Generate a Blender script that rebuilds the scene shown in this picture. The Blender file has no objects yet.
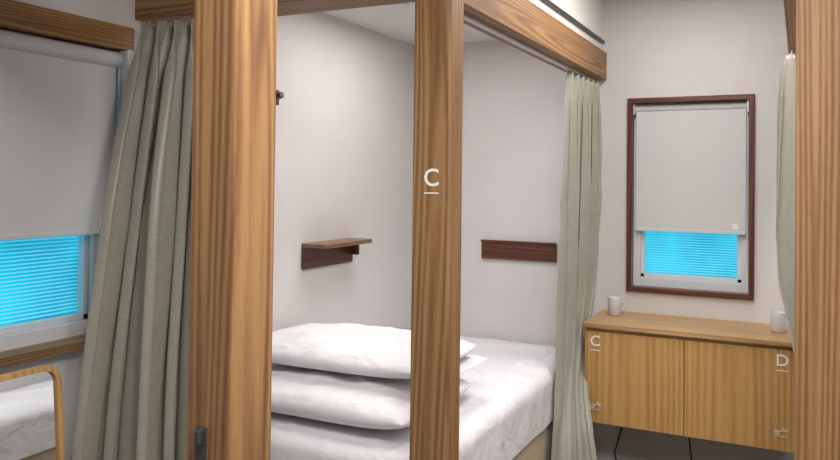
import bpy, bmesh, math, random
from mathutils import Vector, Matrix, noise
random.seed(4)
S = bpy.context.scene
S.view_settings.view_transform = 'Standard'
COL = S.collection

def lin(c):
    return tuple(((v/255)/12.92 if v/255 <= .04045 else ((v/255+.055)/1.055)**2.4) for v in c) + (1,)

# ------------------------------------------------------------ materials
def newmat(name):
    m = bpy.data.materials.new(name); m.use_nodes = True
    nt = m.node_tree; b = nt.nodes['Principled BSDF']
    return m, nt, b
def N(nt, t, **kw):
    n = nt.nodes.new(t)
    for k, v in kw.items():
        if k in n.inputs: n.inputs[k].default_value = v
        else: setattr(n, k, v)
    return n
def ramp(nt, fac, stops):
    r = nt.nodes.new('ShaderNodeValToRGB')
    el = r.color_ramp.elements
    while len(el) < len(stops): el.new(.5)
    for e, (p, c) in zip(el, stops): e.position = p; e.color = c
    nt.links.new(fac, r.inputs[0]); return r
def plain(name, rgb, rough=.6, metal=0, var=.06, scale=40, bump=0.05, bscale=None, sheen=0, dist=.01):
    m, nt, b = newmat(name); L = nt.links.new
    tc = N(nt, 'ShaderNodeTexCoord')
    n = N(nt, 'ShaderNodeTexNoise', Scale=scale, Detail=4.0); L(tc.outputs['Object'], n.inputs['Vector'])
    c = lin(rgb)
    r = ramp(nt, n.outputs['Fac'], [(.3, tuple(v*(1-var) for v in c[:3])+(1,)), (.7, tuple(min(1, v*(1+var)) for v in c[:3])+(1,))])
    L(r.outputs[0], b.inputs['Base Color'])
    b.inputs['Roughness'].default_value = rough; b.inputs['Metallic'].default_value = metal
    if sheen: b.inputs['Sheen Weight'].default_value = sheen
    if bump:
        n2 = N(nt, 'ShaderNodeTexNoise', Scale=bscale or scale*3, Detail=4.0); L(tc.outputs['Object'], n2.inputs['Vector'])
        if sheen: n2.inputs['Distortion'].default_value = .8
        bp = N(nt, 'ShaderNodeBump', Strength=bump, Distance=dist); L(n2.outputs['Fac'], bp.inputs['Height']); L(bp.outputs[0], b.inputs['Normal'])
    return m
def wood(name, axis, light, mid, dark, rough=.55, ring=24.0, seed=0.0, wmix=.66, off2=(.0, .06, .03)):
    m, nt, b = newmat(name); L = nt.links.new
    tc = N(nt, 'ShaderNodeTexCoord')
    def scl(k): return tuple(k if i == 'XYZ'.index(axis) else 1 for i in range(3))
    mp = N(nt, 'ShaderNodeMapping'); mp.inputs['Scale'].default_value = scl(.06)
    off = list(off2); off['XYZ'.index(axis)] = seed
    mp.inputs['Location'].default_value = off
    L(tc.outputs['Object'], mp.inputs['Vector'])
    nz = N(nt, 'ShaderNodeTexNoise', Scale=6.0, Detail=1.0); L(mp.outputs[0], nz.inputs['Vector'])
    sub = N(nt, 'ShaderNodeVectorMath', operation='SUBTRACT'); sub.inputs[1].default_value = (.5, .5, .5); L(nz.outputs['Color'], sub.inputs[0])
    sc = N(nt, 'ShaderNodeVectorMath', operation='SCALE'); sc.inputs['Scale'].default_value = .14; L(sub.outputs[0], sc.inputs[0])
    ad = N(nt, 'ShaderNodeVectorMath', operation='ADD'); L(mp.outputs[0], ad.inputs[0]); L(sc.outputs[0], ad.inputs[1])
    wv = N(nt, 'ShaderNodeTexWave', wave_type='RINGS', rings_direction=axis, wave_profile='SIN'); wv.inputs['Scale'].default_value = ring
    wv.inputs['Distortion'].default_value = 1.0; wv.inputs['Detail'].default_value = 2; wv.inputs['Detail Scale'].default_value = 3
    L(ad.outputs[0], wv.inputs['Vector'])
    mp2 = N(nt, 'ShaderNodeMapping'); mp2.inputs['Scale'].default_value = scl(.035); L(tc.outputs['Object'], mp2.inputs['Vector'])
    n2 = N(nt, 'ShaderNodeTexNoise', Scale=520.0, Detail=4.0, Roughness=.7); L(mp2.outputs[0], n2.inputs['Vector'])
    n3 = N(nt, 'ShaderNodeTexNoise', Scale=40.0, Detail=2.0); L(mp2.outputs[0], n3.inputs['Vector'])
    mx = N(nt, 'ShaderNodeMix', data_type='FLOAT'); mx.inputs[0].default_value = wmix
    L(wv.outputs['Fac'], mx.inputs[2]); L(n2.outputs['Fac'], mx.inputs[3])
    mx2 = N(nt, 'ShaderNodeMix', data_type='FLOAT'); mx2.inputs[0].default_value = .34
    L(mx.outputs[0], mx2.inputs[2]); L(n3.outputs['Fac'], mx2.inputs[3])
    r = ramp(nt, mx2.outputs[0], [(.32, lin(light)), (.5, lin(mid)), (.68, lin(dark))])
    L(r.outputs[0], b.inputs['Base Color']); b.inputs['Roughness'].default_value = rough
    bp = N(nt, 'ShaderNodeBump', Strength=.25, Distance=.002); L(n2.outputs['Fac'], bp.inputs['Height']); L(bp.outputs[0], b.inputs['Normal'])
    return m
oakc = dict(light=(166, 128, 84), mid=(144, 105, 66), dark=(106, 73, 44))
OAKZ = wood('oak_vertical', 'Z', **oakc)
OAKZ2 = wood('oak_vertical_b', 'Z', seed=1.7, off2=(.02, .05, .0), **oakc)
OAKX = wood('oak_along_x', 'X', **oakc)
OAKY = wood('oak_along_y', 'Y', **oakc)
CAB = wood('oak_cabinet_door', 'Z', (208, 166, 106), (196, 150, 90), (168, 122, 68), rough=.45, ring=11, wmix=.72)
CABX = wood('oak_cabinet_top', 'X', (208, 172, 124), (192, 152, 104), (166, 124, 80), rough=.4)
MAHX = wood('mahogany_x', 'X', (116, 68, 48), (94, 50, 36), (68, 36, 26), rough=.35)
MAHY = wood('mahogany_y', 'Y', (104, 66, 48), (82, 50, 36), (58, 34, 25), rough=.35)
MAHYL = wood('walnut_light_y', 'Y', (144, 110, 76), (122, 90, 62), (94, 64, 42), rough=.3)
MAHZ = wood('mahogany_z', 'Z', (116, 68, 48), (94, 50, 36), (68, 36, 26), rough=.35)
WALL = plain('painted_plaster', (216, 213, 212), rough=.85, var=.02, scale=6, bump=.05, bscale=180)
CEIL = plain('ceiling_paint', (225, 223, 220), rough=.9, var=.015, scale=6, bump=.03, bscale=150)
CARPET = plain('dark_carpet', (82, 76, 70), rough=.95, var=.25, scale=120, bump=.4)
SHEET = plain('white_cotton', (231, 229, 234), rough=.85, var=.02, scale=5, bump=.5, bscale=7, sheen=.2, dist=.03)
PILLOW = plain('white_pillowcase', (236, 235, 239), rough=.85, var=.02, scale=8, bump=.4, bscale=10, sheen=.2, dist=.022)
BASE = plain('cream_bed_base', (205, 188, 160), rough=.8, var=.04, scale=40, bump=.1)
BLIND = plain('blind_fabric', (212, 213, 215), rough=.8, var=.02, scale=3, bump=.08, bscale=300)
WHITE = plain('white_frame_paint', (215, 220, 226), rough=.4, var=.02, bump=0)
ALU = plain('brushed_aluminium', (190, 192, 196), rough=.4, metal=.6, var=.05, bump=0)
DARKM = plain('dark_metal', (70, 74, 72), rough=.4, metal=.5, bump=0)
LETTER = plain('white_vinyl', (240, 240, 236), rough=.5, var=.01, bump=0)
CERAM = plain('white_ceramic', (214, 214, 218), rough=.2, var=.01, bump=0)
BLACK = plain('black_rubber', (22, 22, 22), rough=.5, bump=0)

def curtain_mat():
    m, nt, b = newmat('curtain_linen'); L = nt.links.new
    tc = N(nt, 'ShaderNodeTexCoord')
    mp = N(nt, 'ShaderNodeMapping'); mp.inputs['Scale'].default_value = (1, 1, .05); L(tc.outputs['Object'], mp.inputs[0])
    n = N(nt, 'ShaderNodeTexNoise', Scale=260.0, Detail=2.0); L(mp.outputs[0], n.inputs['Vector'])
    mp2 = N(nt, 'ShaderNodeMapping'); mp2.inputs['Scale'].default_value = (.1, .1, 1); L(tc.outputs['Object'], mp2.inputs[0])
    n2 = N(nt, 'ShaderNodeTexNoise', Scale=300.0, Detail=2.0); L(mp2.outputs[0], n2.inputs['Vector'])
    mx = N(nt, 'ShaderNodeMix', data_type='FLOAT'); mx.inputs[0].default_value = .5
    L(n.outputs['Fac'], mx.inputs[2]); L(n2.outputs['Fac'], mx.inputs[3])
    r = ramp(nt, mx.outputs[0], [(.3, lin((152, 149, 137))), (.7, lin((176, 173, 161)))])
    L(r.outputs[0], b.inputs['Base Color']); b.inputs['Roughness'].default_value = .36
    bp = N(nt, 'ShaderNodeBump', Strength=.1, Distance=.002); L(mx.outputs[0], bp.inputs['Height']); L(bp.outputs[0], b.inputs['Normal'])
    return m
CURT = curtain_mat()

def glow_glass():
    m, nt, b = newmat('backlit_frosted_glass'); L = nt.links.new
    tc = N(nt, 'ShaderNodeTexCoord')
    n = N(nt, 'ShaderNodeTexNoise', Scale=4.0, Detail=2.0); L(tc.outputs['Object'], n.inputs['Vector'])
    r = ramp(nt, n.outputs['Fac'], [(.3, lin((0, 150, 180))), (.7, lin((30, 190, 212)))])
    L(r.outputs[0], b.inputs['Base Color']); L(r.outputs[0], b.inputs['Emission Color'])
    b.inputs['Emission Strength'].default_value = .7; b.inputs['Roughness'].default_value = .2
    return m
GLOW = glow_glass()
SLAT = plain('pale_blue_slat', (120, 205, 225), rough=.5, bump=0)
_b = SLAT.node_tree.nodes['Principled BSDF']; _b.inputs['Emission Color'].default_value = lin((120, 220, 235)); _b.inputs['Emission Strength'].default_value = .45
MIRROR = plain('mirror_glass', (225, 230, 230), rough=.02, metal=1, var=0.0, bump=0)

# ------------------------------------------------------------ geometry helpers
def lerp(a, b, t): return a+(b-a)*t
def empty(name, loc=(0, 0, 0)):
    e = bpy.data.objects.new(name, None); e.location = loc; COL.objects.link(e); e.empty_display_size = .1; return e
def finish(o, parent):
    COL.objects.link(o)
    if parent:
        bpy.context.view_layer.update()
        o.parent = parent; o.matrix_parent_inverse = parent.matrix_world.inverted()
    return o
def box(name, x, y, z, mat, bevel=.002, parent=None):
    cx, cy, cz = sum(x)/2, sum(y)/2, sum(z)/2
    bm = bmesh.new(); bmesh.ops.create_cube(bm, size=1)
    bmesh.ops.scale(bm, vec=(abs(x[1]-x[0]), abs(y[1]-y[0]), abs(z[1]-z[0])), verts=bm.verts)
    if bevel: bmesh.ops.bevel(bm, geom=bm.edges[:], offset=bevel, segments=2, affect='EDGES', profile=.5)
    me = bpy.data.meshes.new(name); bm.to_mesh(me); bm.free(); me.materials.append(mat)
    o = bpy.data.objects.new(name, me); o.location = (cx, cy, cz)
    return finish(o, parent)
def meshobj(name, verts, faces, mat, parent=None, smooth=True, loc=(0, 0, 0)):
    me = bpy.data.meshes.new(name); me.from_pydata(verts, [], faces); me.materials.append(mat)
    if smooth:
        for p in me.polygons: p.use_smooth = True
    me.update()
    o = bpy.data.objects.new(name, me); o.location = loc
    return finish(o, parent)
def tube(name, pts, r, mat, parent=None, cyclic=False):
    cu = bpy.data.curves.new(name, 'CURVE'); cu.dimensions = '3D'; cu.bevel_depth = r; cu.bevel_resolution = 3; cu.use_fill_caps = True
    sp = cu.splines.new('POLY'); sp.points.add(len(pts)-1)
    for p, q in zip(sp.points, pts): p.co = (*q, 1)
    sp.use_cyclic_u = cyclic
    cu.materials.append(mat)
    o = bpy.data.objects.new(name, cu); return finish(o, parent)
def text(name, s, loc, size, mat, parent=None, rot=(math.pi/2, 0, 0)):
    cu = bpy.data.curves.new(name, 'FONT'); cu.body = s; cu.size = size; cu.align_x = 'CENTER'; cu.align_y = 'CENTER'; cu.extrude = .0006; cu.offset = .0008
    cu.materials.append(mat)
    o = bpy.data.objects.new(name, cu); o.location = loc; o.rotation_euler = rot
    return finish(o, parent)
def lathe(name, prof, mat, loc, parent=None, seg=32):
    vs, fs = [], []
    for r, z in prof:
        for i in range(seg):
            a = 2*math.pi*i/seg; vs.append((r*math.cos(a), r*math.sin(a), z))
    for j in range(len(prof)-1):
        for i in range(seg):
            k = (i+1) % seg
            fs.append((j*seg+i, j*seg+k, (j+1)*seg+k, (j+1)*seg+i))
    return meshobj(name, vs, fs, mat, parent, loc=loc)

# ------------------------------------------------------------ dimensions
XL, XR, YB, YR = -2.03, 1.12, 4.0, -1.3
H = 2.52
XC0, XC1 = -1.03, -.91      # booth C side line
XD0, XD1 = -.01, .11        # booth D side line
T = .14
box('floor', (XL-T, XR+T), (YR-T, YB+T), (-.1, 0), CARPET, 0)
box('ceiling', (XL-T, XR+T), (YR-T, YB+T), (H, H+.1), CEIL, 0)
box('wall_right', (XR, XR+T), (YR, YB), (0, H), WALL, 0)
box('wall_front', (XL-T, XR+T), (YR-T, YR), (0, H), WALL, 0)
LW = dict(y0=.80, y1=1.83, z0=1.005, z1=1.945)
wl = empty('wall_left')
box('panel_near', (XL-T, XL), (YR, LW['y0']), (0, H), WALL, 0, wl)
box('panel_far', (XL-T, XL), (LW['y1'], YB+T), (0, H), WALL, 0, wl)
box('panel_below', (XL-T, XL), (LW['y0'], LW['y1']), (0, LW['z0']), WALL, 0, wl)
box('panel_above', (XL-T, XL), (LW['y0'], LW['y1']), (LW['z1'], H), WALL, 0, wl)
BW = dict(x0=-.775, x1=-.22, z0=.985, z1=1.93)
wb = empty('wall_back')
box('panel_left', (XL, BW['x0']), (YB, YB+T), (0, H), WALL, 0, wb)
box('panel_right', (BW['x1'], XR+T), (YB, YB+T), (0, H), WALL, 0, wb)
box('panel_below', (BW['x0'], BW['x1']), (YB, YB+T), (0, BW['z0']), WALL, 0, wb)
box('panel_above', (BW['x0'], BW['x1']), (YB, YB+T), (BW['z1'], H), WALL, 0, wb)
box('ceiling_booth', (XL, XC1-.02), (2.02, YB), (2.31, H), CEIL, 0)
box('ceiling_booth', (XD0+.02, XR), (2.02, YB), (2.31, H), CEIL, 0)
box('baseboard_back', (XC1, XD0), (YB-.012, YB), (0, .07), OAKX, .002)

# ------------------------------------------------------------ booth frames
YP0, YP1 = 2.0, 2.1
BZ0, BZ1 = 2.055, 2.2
def label(parent, s, x, y, z, size):
    text('letter_'+s.lower(), s, (x, y-.0015, z), size, LETTER, parent)
    box('letter_underline', (x-size*.32, x+size*.32), (y-.002, y-.0005), (z-size*.62, z-size*.57), LETTER, 0, parent)
pc = empty('corner_post', (XC0, YP0, 0))
box('shaft', (XC0+.005, XC1+.003), (YP0, YP1), (0, H), OAKZ, .004, pc)
label(pc, 'C', -.962, YP0, 1.525, .072)
pa = empty('corner_post', (XC0, 1.075, 0))
box('shaft', (XC0+.015, XC1-.001), (1.075, 1.195), (0, H), OAKZ2, .004, pa)
box('latch_plate', (-.988, -.964), (1.069, 1.075), (.985, 1.065), DARKM, .002, pa)
box('latch_knob', (-.976, -.964), (1.052, 1.069), (1.035, 1.065), DARKM, .004, pa)
pd = empty('corner_post', (XD0, YP0, 0))
box('shaft', (XD0, XD1), (YP0, YP1), (0, H), OAKZ2, .004, pd)
def beam_side(x0, x1, y0):
    e = empty('booth_beam', (x0, y0, BZ0))
    box('rail', (x0, x1), (y0, YB), (BZ0, BZ1), OAKY, .004, e)
    box('curtain_track', ((x0+x1)/2-.012, (x0+x1)/2+.012), (y0+.02, YB-.01), (BZ0-.012, BZ0), ALU, .003, e)
    return e
b1 = beam_side(XC0, XC1, YP1)
box('light_track', (XC1-.02, XC1-.005), (YP1, YB-.02), (BZ1+.045, BZ1+.06), DARKM, .002, b1)
box('fascia', (XC0+.01, XC1-.02), (YP1, YB), (BZ1, 2.31), CEIL, 0, b1)
b2 = beam_side(XD0-.035, XD1, YP1)
box('fascia', (XD0+.02, XD1-.01), (YP1, YB), (BZ1, 2.31), CEIL, 0, b2)
b3 = empty('booth_beam', (XL, YP0, BZ0))
box('rail', (XL, XC0), (1.87, 2.03), (BZ0, BZ1), OAKX, .004, b3)
box('fascia', (XL, XC0), (1.90, YP0+.02), (BZ1, H), CEIL, 0, b3)
b4 = empty('booth_beam', (XL, 1.08, BZ0))
box('rail', (XL, XC0), (1.08, 1.19), (BZ0, BZ1), OAKX, .004, b4)
b5 = empty('booth_beam', (XD1, YP0, BZ0))
box('rail', (XD1, XR), (YP0, YP1), (BZ0, BZ1), OAKX, .004, b5)

# ------------------------------------------------------------ windows
def window(name, axis, a0, a1, z0, z1, wallpos, blind_z, trim, trimz, tw, tt, sill, slat_pitch, f=.035):
    e = empty(name, (0, 0, 0))
    def b(n, a, d, z, mat, bev=.002):
        if axis == 'X': return box(n, a, (wallpos+d[0], wallpos+d[1]), z, mat, bev, e)
        return box(n, (wallpos-d[1], wallpos-d[0]), a, z, mat, bev, e)
    b('trim_top', (a0-tw, a1+tw), (-.018, .05), (z1-.002, z1+tt), trim)
    b('trim_bottom', (a0-tw, a1+tw), (-.018-sill, .05), (z0-.024, z0+.002), trim)
    b('trim_left', (a0-tw, a0+.001), (-.018, .05), (z0, z1), trimz)
    b('trim_right', (a1-.001, a1+tw), (-.018, .05), (z0, z1), trimz)
    b('sash_left', (a0, a0+f), (.045, .1), (z0, z1), WHITE)
    b('sash_right', (a1-f, a1), (.045, .1), (z0, z1), WHITE)
    b('sash_top', (a0+f, a1-f), (.045, .1), (z1-f, z1), WHITE)
    b('sash_bottom', (a0+f, a1-f), (.045, .1), (z0, z0+.046), WHITE)
    g = .02
    b('inner_left', (a0+f, a0+f+g), (.06, .09), (z0+.035, z1-f), WHITE)
    b('inner_right', (a1-f-g, a1-f), (.06, .09), (z0+.035, z1-f), WHITE)
    b('inner_bottom', (a0+f, a1-f), (.06, .09), (z0+.046, z0+.046+g), WHITE)
    b('glass', (a0+f, a1-f), (.1, .106), (z0+.035, z1-f), GLOW, 0)
    z = z0+.046+g+.008
    while z < blind_z+.05:
        b('louvre_slat', (a0+f+g, a1-f-g), (.086, .097), (z, z+slat_pitch*.26), SLAT, 0)
        z += slat_pitch
    m = .006
    b('blind_hem', (a0+m+.01, a1-m-.01), (.017, .025), (blind_z-.004, blind_z+.012), BLIND, .002)
    c0, c1 = a0+m+.01, a1-m-.01; nx, nz = 120, 120; vs, fs = [], []
    for j in range(nz+1):
        for i in range(nx+1):
            a = lerp(c0, c1, i/nx); zz = lerp(blind_z, z1-.03, j/nz)
            patch = max(0, min(1, 1-abs((zz-blind_z)/(z1-blind_z)-.62)*4.5))
            k = .02+.0022*max(0, 1-abs(noise.noise(Vector((a*5, zz*8, 3.3))))*30)*patch*(1 if axis == 'Y' else 0)
            vs.append((a, wallpos+k, zz) if axis == 'X' else (wallpos-k, a, zz))
    for j in range(nz):
        for i in range(nx):
            q = j*(nx+1)+i; fs.append((q, q+1, q+nx+2, q+nx+1))
    meshobj('blind_cloth', vs, fs, BLIND, e)
    p0, p1 = a0+m, a1-m
    if axis == 'X': tube('blind_roller', [(p0, wallpos+.03, z1-.028), (p1, wallpos+.03, z1-.028)], .019, BLIND, e)
    else: tube('blind_roller', [(wallpos-.026, p0, z1-.034), (wallpos-.026, p1, z1-.034)], .028, BLIND, e)
    b('roller_bracket', (a1-m-.006, a1-.002), (.0, .05), (z1-.062, z1-.003), ALU)
    b('roller_bracket', (a0+.002, a0+m+.006), (.0, .05), (z1-.062, z1-.003), ALU)
    b('blind_tag', (a1-.075, a1-.05), (.0175, .0195), (blind_z+.02, blind_z+.05), LETTER, 0)
    ca = a1-.010
    if axis == 'X': tube('bead_chain', [(ca, wallpos+.012, z1-.04), (ca, wallpos+.012, z0+.12)], .0022, WHITE, e)
    else: tube('bead_chain', [(wallpos-.012, ca, z1-.04), (wallpos-.012, ca, z0+.12)], .0022, WHITE, e)
    return e
window('window_1', 'X', BW['x0'], BW['x1'], BW['z0'], BW['z1'], YB, 1.275, MAHX, MAHZ, .024, .024, 0, .013)
window('window_2', 'Y', LW['y0'], LW['y1'], LW['z0'], LW['z1'], XL, 1.335, OAKY, WHITE, .025, .075, .02, .012, f=.075)

# ------------------------------------------------------------ curtains
def curtain(name, keys, ztop, zbot, pleats, amp, phase=0, cols=280, rows=80, seed=0, wobk=.5):
    e = empty(name, (keys[0][1][0], keys[0][1][1], zbot))
    vs, fs = [], []
    def edge(t):
        for k in range(len(keys)-1):
            if t <= keys[k+1][0] or k == len(keys)-2:
                a, b = keys[k], keys[k+1]; f = (t-a[0])/(b[0]-a[0])
                return (lerp(a[1][0], b[1][0], f), lerp(a[1][1], b[1][1], f)), (lerp(a[2][0], b[2][0], f), lerp(a[2][1], b[2][1], f))
    def edge_s(t):
        acc = [0, 0, 0, 0]
        for d in (-.08, -.04, 0, .04, .08):
            p, q = edge(min(1, max(0, t+d)))
            for i, v in enumerate((*p, *q)): acc[i] += v/5
        return acc[:2], acc[2:]
    for j in range(rows+1):
        t = j/rows; z = lerp(ztop, zbot, t)
        p, q = edge_s(t); dx, dy = q[0]-p[0], q[1]-p[1]; l = math.hypot(dx, dy); ux, uy = dx/l, dy/l; nx, ny = uy, -ux
        for i in range(cols+1):
            s = i/cols
            g = min(1, t*3)
            s2 = s+.06*noise.noise(Vector((s*3+7, t*.7, seed+3)))*math.sin(math.pi*s)*g
            ph = 2*math.pi*pleats*s2+phase+wobk*noise.noise(Vector((s*3, t*.9, seed)))*g
            w = math.sin(ph)
            pin = max(0, 1-t*12)
            low = math.sin(2*math.pi*(pleats*.5)*s2+seed)
            shape = lerp(lerp(w, .75*w+.75*low, g), math.copysign(abs(w)**2.2, w), pin)
            a = amp*lerp(.9+.6*noise.noise(Vector((s*5, t*.8, seed+9))), .7, pin)*(1+.2*t)
            tan = .45*amp*math.sin(2*ph)*(1-pin)
            cr = .006*noise.noise(Vector((s*8+t*3, t*12, seed+4)))*g
            off = a*shape+cr
            vs.append((p[0]+ux*(s2*l+tan)+nx*off, p[1]+uy*(s2*l+tan)+ny*off, z))
    for j in range(rows):
        for i in range(cols):
            a = j*(cols+1)+i; fs.append((a, a+1, a+cols+2, a+cols+1))
    o = meshobj('cloth', vs, fs, CURT, e)
    md = o.modifiers.new('thick', 'SOLIDIFY'); md.thickness = .002
    p, q = keys[0][1], keys[0][2]
    for k in range(pleats+1):
        s = k/pleats; x, y = lerp(p[0], q[0], s), lerp(p[1], q[1], s)
        tube('hook', [(x, y, ztop-.02), (x, y, ztop+.012)], .0025, WHITE, e)
    return e
ZT = BZ0-.02
curtain('curtain', [(0, (-1.975, 1.885), (-1.60, 1.94)), (.25, (-1.95, 1.73), (-1.60, 1.94)), (.6, (-1.90, 1.56), (-1.58, 1.94)), (1, (-1.86, 1.44), (-1.52, 1.94))], ZT, .03, 6, .056, seed=1, phase=.6)
curtain('curtain', [(0, (-.97, 3.45), (-.95, 3.96)), (.3, (-.97, 3.44), (-.945, 3.95)), (.6, (-.98, 3.44), (-.98, 3.9)), (.76, (-.98, 3.42), (-.95, 3.56)), (.86, (-.975, 3.34), (-.82, 3.50)), (1, (-.97, 3.27), (-.84, 3.48))], ZT, .04, 6, .036, seed=5)
curtain('curtain', [(0, (-.03, 3.3), (-.07, 3.96)), (.4, (-.05, 3.3), (-.06, 3.93)), (.5, (-.02, 3.28), (-.03, 3.7)), (.62, (.05, 3.28), (.07, 3.54)), (1, (.06, 3.28), (.08, 3.54))], ZT, .04, 7, .026, seed=8, phase=1)

# ------------------------------------------------------------ beds
def bed(name, x0, x1, y0, y1, seed):
    e = empty(name, (x0, y0, 0))
    box('platform', (x0+.012, x1-.012), (y0+.012, y1-.005), (0, .43), BASE, .006, e)
    z0, z1, r = .415, .645, .055
    def profile(a, b, n):
        out = [(a, (z1-z0)-(z1-z0-r)*k/5) for k in range(5)]
        out += [(a+r-r*math.cos(t*math.pi/16), r-r*math.sin(t*math.pi/16)) for t in range(9)]
        out += [(a+r+(b-a-2*r)*k/n, 0) for k in range(1, n)]
        out += [(b-r+r*math.sin(t*math.pi/16), r-r*math.cos(t*math.pi/16)) for t in range(9)]
        out += [(b, r+(z1-z0-r)*k/5) for k in range(1, 6)]
        return out
    px, py = profile(x0, x1, 110), profile(y0, y1, 190)
    nx, ny = len(px)-1, len(py)-1
    vs, fs = [], []
    for j, (y, dy) in enumerate(py):
        for i, (x, dx) in enumerate(px):
            z = z1-max(dx, dy)
            m = min(x-x0, x1-x, y-y0, y1-y); f = min(1, m/.08)
            v = Vector((x*2.4+y*1.6, y*1.0-x*.8, seed+2)); v += .25*noise.noise_vector(Vector((x*3, y*3, seed)))
            # flatter under the pillows
            if seed == 2 and 2.2 < y < 3.0: f *= .35 if 2.3 < y < 2.9 else .35+.65*min(1, abs(y-(2.3 if y < 2.5 else 2.9))/.1)
            z += f*(.010*noise.noise(Vector((x*3+y, y*1.7, seed)))+.011*max(0, 1-abs(noise.noise(v))*8)**2+.007*max(0, 1-abs(noise.noise(v*2.3))*6)**2)
            X = x
            if dx > .01:
                sg = 1 if i > nx/2 else -1
                X += sg*(.008*noise.noise(Vector((y*9, dx*6, seed)))*min(1, dx*10))
            vs.append((X, y, z))
    for j in range(ny):
        for i in range(nx):
            a = j*(nx+1)+i; fs.append((a, a+1, a+nx+2, a+nx+1))
    meshobj('mattress_with_sheet', vs, fs, SHEET, e)
    return e
bed('bed', XL+.012, -1.02, 2.12, YB-.012, 2)
bed('bed', XD1+.03, XR-.012, 2.12, YB-.012, 9)
def pillow(name, c, w, l, h, rotz, seed, tilt=0, roll=0, flat=3.4, wr=1.0):
    n = 64; vs, fs = [], []
    for side in (1, -1):
        for j in range(n+1):
            for i in range(n+1):
                u, v = 2*i/n-1, 2*j/n-1
                u = math.copysign(1-(1-abs(u))**1.5, u); v = math.copysign(1-(1-abs(v))**1.5, v)
                th = max(0, (1-abs(u)**flat)*(1-abs(v)**flat))**.55
                cr = 1-.07*(u*u*v*v)**1.5
                x = u*w/2*cr*(1-.03*(1-v*v)); y = v*l/2*cr*(1-.05*(1-u*u))
                z = side*h/2*th
                if side > 0:
                    z += wr*th*(noise.noise(Vector((u*2.0+seed, v*1.8, side)))*.014+noise.noise(Vector((u*5+seed, v*4, side*3)))*.005)
                    q = Vector((u*1.8-v*1.2, v*2.4+seed, 5)); q += .3*noise.noise_vector(Vector((u*2, v*2, seed)))
                    z += wr*th*(.009*max(0, 1-abs(noise.noise(q))*8)+.006*max(0, 1-abs(noise.noise(q*2.1))*6))
                else: z = max(z, -h/2*.94)
                vs.append((x, y, z))
    M = (n+1)**2
    for j in range(n):
        for i in range(n):
            a = j*(n+1)+i; fs.append((a, a+1, a+n+2, a+n+1)); a += M; fs.append((a, a+n+1, a+n+2, a+1))
    bm = bmesh.new(); me = bpy.data.meshes.new(name); me.from_pydata(vs, [], fs)
    bm.from_mesh(me); bmesh.ops.remove_doubles(bm, verts=bm.verts, dist=.0003); bmesh.ops.recalc_face_normals(bm, faces=bm.faces); bm.to_mesh(me); bm.free()
    me.materials.append(PILLOW)
    for p in me.polygons: p.use_smooth = True
    o = bpy.data.objects.new(name, me); o.location = c; o.rotation_euler = (tilt, roll, rotz)
    md = o.modifiers.new('s', 'SUBSURF'); md.levels = 1; md.render_levels = 1
    return finish(o, None)
pillow('pillow', (-1.555, 2.48, .724), .87, .62, .145, .0, 1)
pillow('pillow', (-1.535, 2.70, .802), .85, .44, .04, -.04, 4)
pillow('pillow', (-1.555, 2.57, .857), .86, .58, .11, .03, 7)

# ------------------------------------------------------------ booth fittings
sh = empty('wall_shelf', (XL, 3.0, 1.2))
box('back_board', (XL, XL+.018), (2.86, 3.28), (1.105, 1.205), MAHY, .003, sh)
box('shelf_plate', (XL, XL+.13), (2.86, 3.28), (1.205, 1.225), MAHYL, .003, sh)
box('end_bracket', (XL+.018, XL+.07), (3.24, 3.258), (1.145, 1.205), MAHY, .003, sh)
hk = empty('wall_peg_rail', (XL, 2.5, 1.87))
box('board', (XL, XL+.02), (2.2, 2.655), (1.835, 1.90), MAHY, .003, hk)
for yy in (2.3, 2.45, 2.62):
    tube('peg', [(XL+.015, yy, 1.865), (XL+.06, yy, 1.875)], .014, MAHY, hk)
bb = empty('wall_rail', (-1.4, YB, 1.12))
box('board', (-1.60, -1.17), (YB-.02, YB), (1.085, 1.19), MAHX, .004, bb)
box('top_lip', (-1.60, -1.17), (YB-.032, YB-.02), (1.178, 1.19), MAHX, .002, bb)
dl = empty('ceiling_downlight', (-1.62, 3.0, 2.3))
lathe('trim_ring', [(.0, -.004), (.035, -.004), (.045, -.008), (.05, -.002), (.05, .0)], WHITE, (-1.62, 3.0, 2.31), dl)

# ------------------------------------------------------------ cabinet
cb = empty('wall_cabinet', (XC1, 3.6, .38))
cx0, cx1, cy0 = -.915, -.01, 3.6
box('top_slab', (cx0-.005, cx1+.0), (cy0-.015, YB), (.832, .855), CABX, .003, cb)
box('carcass', (cx0, cx1), (cy0+.02, YB), (.385, .832), CABX, .002, cb)
xm = (cx0+cx1)/2
box('door_left', (cx0+.002, xm-.002), (cy0, cy0+.019), (.385, .815), CAB, .002, cb)
box('door_right', (xm+.002, cx1-.002), (cy0, cy0+.019), (.385, .815), CAB, .002, cb)
label(cb, 'C', cx0+.052, cy0, .768, .07)
label(cb, 'D', cx1-.055, cy0, .768, .07)
for ix in (cx0+.055, cx1-.06):
    z = .46; y = cy0-.002
    tube('icon_bed_outline', [(ix-.022, y, z-.012), (ix+.022, y, z-.012), (ix+.022, y, z+.010), (ix-.022, y, z+.010)], .0013, LETTER, cb, True)
    tube('icon_key_ring', [(ix-.012+.006*math.cos(a*.7), y, z+.006*math.sin(a*.7)) for a in range(9)], .0013, LETTER, cb, True)
    tube('icon_slash', [(ix+.005, y, z+.02), (ix+.028, y, z+.012)], .0015, LETTER, cb)
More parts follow.
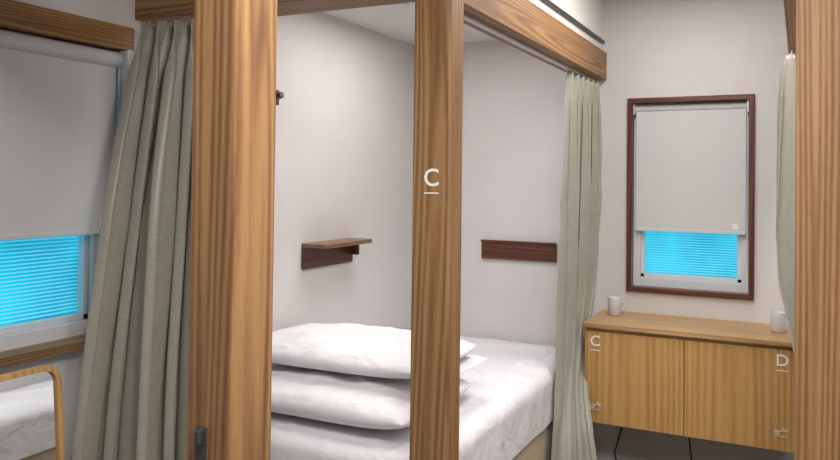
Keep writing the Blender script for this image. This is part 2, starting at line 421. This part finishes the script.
def mug(x, y, a):
    z = .855
    e = empty('coffee_mug', (x, y, z))
    k = .9
    lathe('body', [(0, .002), (.03*k, .0), (.036*k, .006), (.038*k, .088), (.0375*k, .09), (.035*k, .088), (.032*k, .01), (0, .008)], CERAM, (x, y, z), e)
    pts = [(x+math.cos(a)*(.032+.02*math.sin(t*math.pi/10)), y+math.sin(a)*(.032+.02*math.sin(t*math.pi/10)), z+.072-.05*t/10) for t in range(11)]
    tube('handle', pts, .004, CERAM, e)
mug(-.83, 3.86, .5); mug(-.085, 3.80, 1.2)
def cable(name, pts):
    tube(name, pts, .004, BLACK)
cable('power_cable', [(-.47, 3.9, .385), (-.475, 3.88, .3), (-.46, 3.86, .2), (-.47, 3.86, .1), (-.49, 3.84, .006), (-.55, 3.7, .006)])
cable('power_cable', [(-.80, 3.9, .385), (-.79, 3.86, .3), (-.82, 3.84, .18), (-.80, 3.84, .08), (-.79, 3.8, .006), (-.76, 3.7, .006)])
ou = empty('wall_outlet', (-.5, YB, .3))
box('plate', (-.57, -.5), (YB-.008, YB), (.24, .36), WHITE, .003, ou)
box('plug', (-.545, -.52), (YB-.035, YB-.008), (.28, .31), BLACK, .003, ou)

# ------------------------------------------------------------ mirror leaning on left wall
mr = empty('floor_mirror', (-1.75, 1.1, 0))
def mirror():
    w, h, r = .42, 1.03, .05
    cs = [(w/2-r, h-r, 0), (-w/2+r, h-r, 90), (-w/2+r, r, 180), (w/2-r, r, 270)]
    def outline(ins):
        pts = []
        for cx, cz, a0 in cs:
            for k in range(9):
                a = math.radians(a0+k*90/8); pts.append((cx+(r-ins)*math.cos(a), cz+(r-ins)*math.sin(a)))
        return pts
    o_, i_ = outline(0), outline(.014); n = len(o_)
    lean = math.radians(5)
    def P(a, b, d):
        return (-b*math.sin(lean)+d*math.cos(lean), a, b*math.cos(lean)+d*math.sin(lean))
    vs = [P(a, b, .0) for a, b in o_]+[P(a, b, .02) for a, b in o_]+[P(a, b, .02) for a, b in i_]+[P(a, b, .0) for a, b in i_]
    fs = []
    for k in range(4):
        k2 = (k+1) % 4
        for i in range(n):
            j = (i+1) % n; fs.append((k*n+i, k*n+j, k2*n+j, k2*n+i))
    X, Y = -1.665, 1.165
    meshobj('frame', vs, fs, CAB, mr, smooth=False, loc=(X, Y, .003))
    meshobj('glass', [P(a, b, .012) for a, b in i_], [tuple(range(n))], MIRROR, mr, smooth=False, loc=(X, Y, .003))
    meshobj('back_board', [P(a, b, .004) for a, b in i_], [tuple(range(n))], BLACK, mr, smooth=False, loc=(X, Y, .003))
    tube('rear_leg', [(X-.085, Y, .95), (X-.25, Y, .014)], .011, OAKZ, mr)
mirror()

# ------------------------------------------------------------ lights
def area(name, loc, sx, sy, power, color=(1, .965, .93), rot=(0, 0, 0)):
    l = bpy.data.lights.new(name, 'AREA'); l.shape = 'RECTANGLE'; l.size = sx; l.size_y = sy; l.energy = power; l.color = color
    o = bpy.data.objects.new(name, l); o.location = loc; o.rotation_euler = rot; COL.objects.link(o); return o
area('aisle_ceiling_light', (-.46, 2.9, 2.49), .3, 1.2, 16)
area('passage_ceiling_light', (-.15, .75, 2.49), .7, .7, 54)
area('booth_ceiling_light', (-1.4, 3.0, 2.29), .5, .8, 11, (1, .98, .97))
area('booth_ceiling_light', (.6, 2.9, 2.29), .5, .8, 9, (1, .98, .97))
w = bpy.data.worlds.new('world'); S.world = w; w.use_nodes = True
w.node_tree.nodes['Background'].inputs[0].default_value = (.6, .7, .8, 1); w.node_tree.nodes['Background'].inputs[1].default_value = .5

# ------------------------------------------------------------ camera
cam = bpy.data.cameras.new('camera'); co = bpy.data.objects.new('camera', cam); COL.objects.link(co)
f = 760; yaw = math.radians(26.57); pitch = math.radians(1.0); roll = .012
cam.sensor_width = 36; cam.lens = f/840*36
cam.shift_y = -(230-(180-f*math.tan(pitch)))/840
cam.clip_start = .02
M = Matrix.Rotation(yaw, 4, 'Z') @ Matrix.Rotation(math.pi/2+pitch, 4, 'X') @ Matrix.Rotation(roll, 4, 'Z')
M.translation = (0, 0, 1.52); co.matrix_world = M
S.camera = co
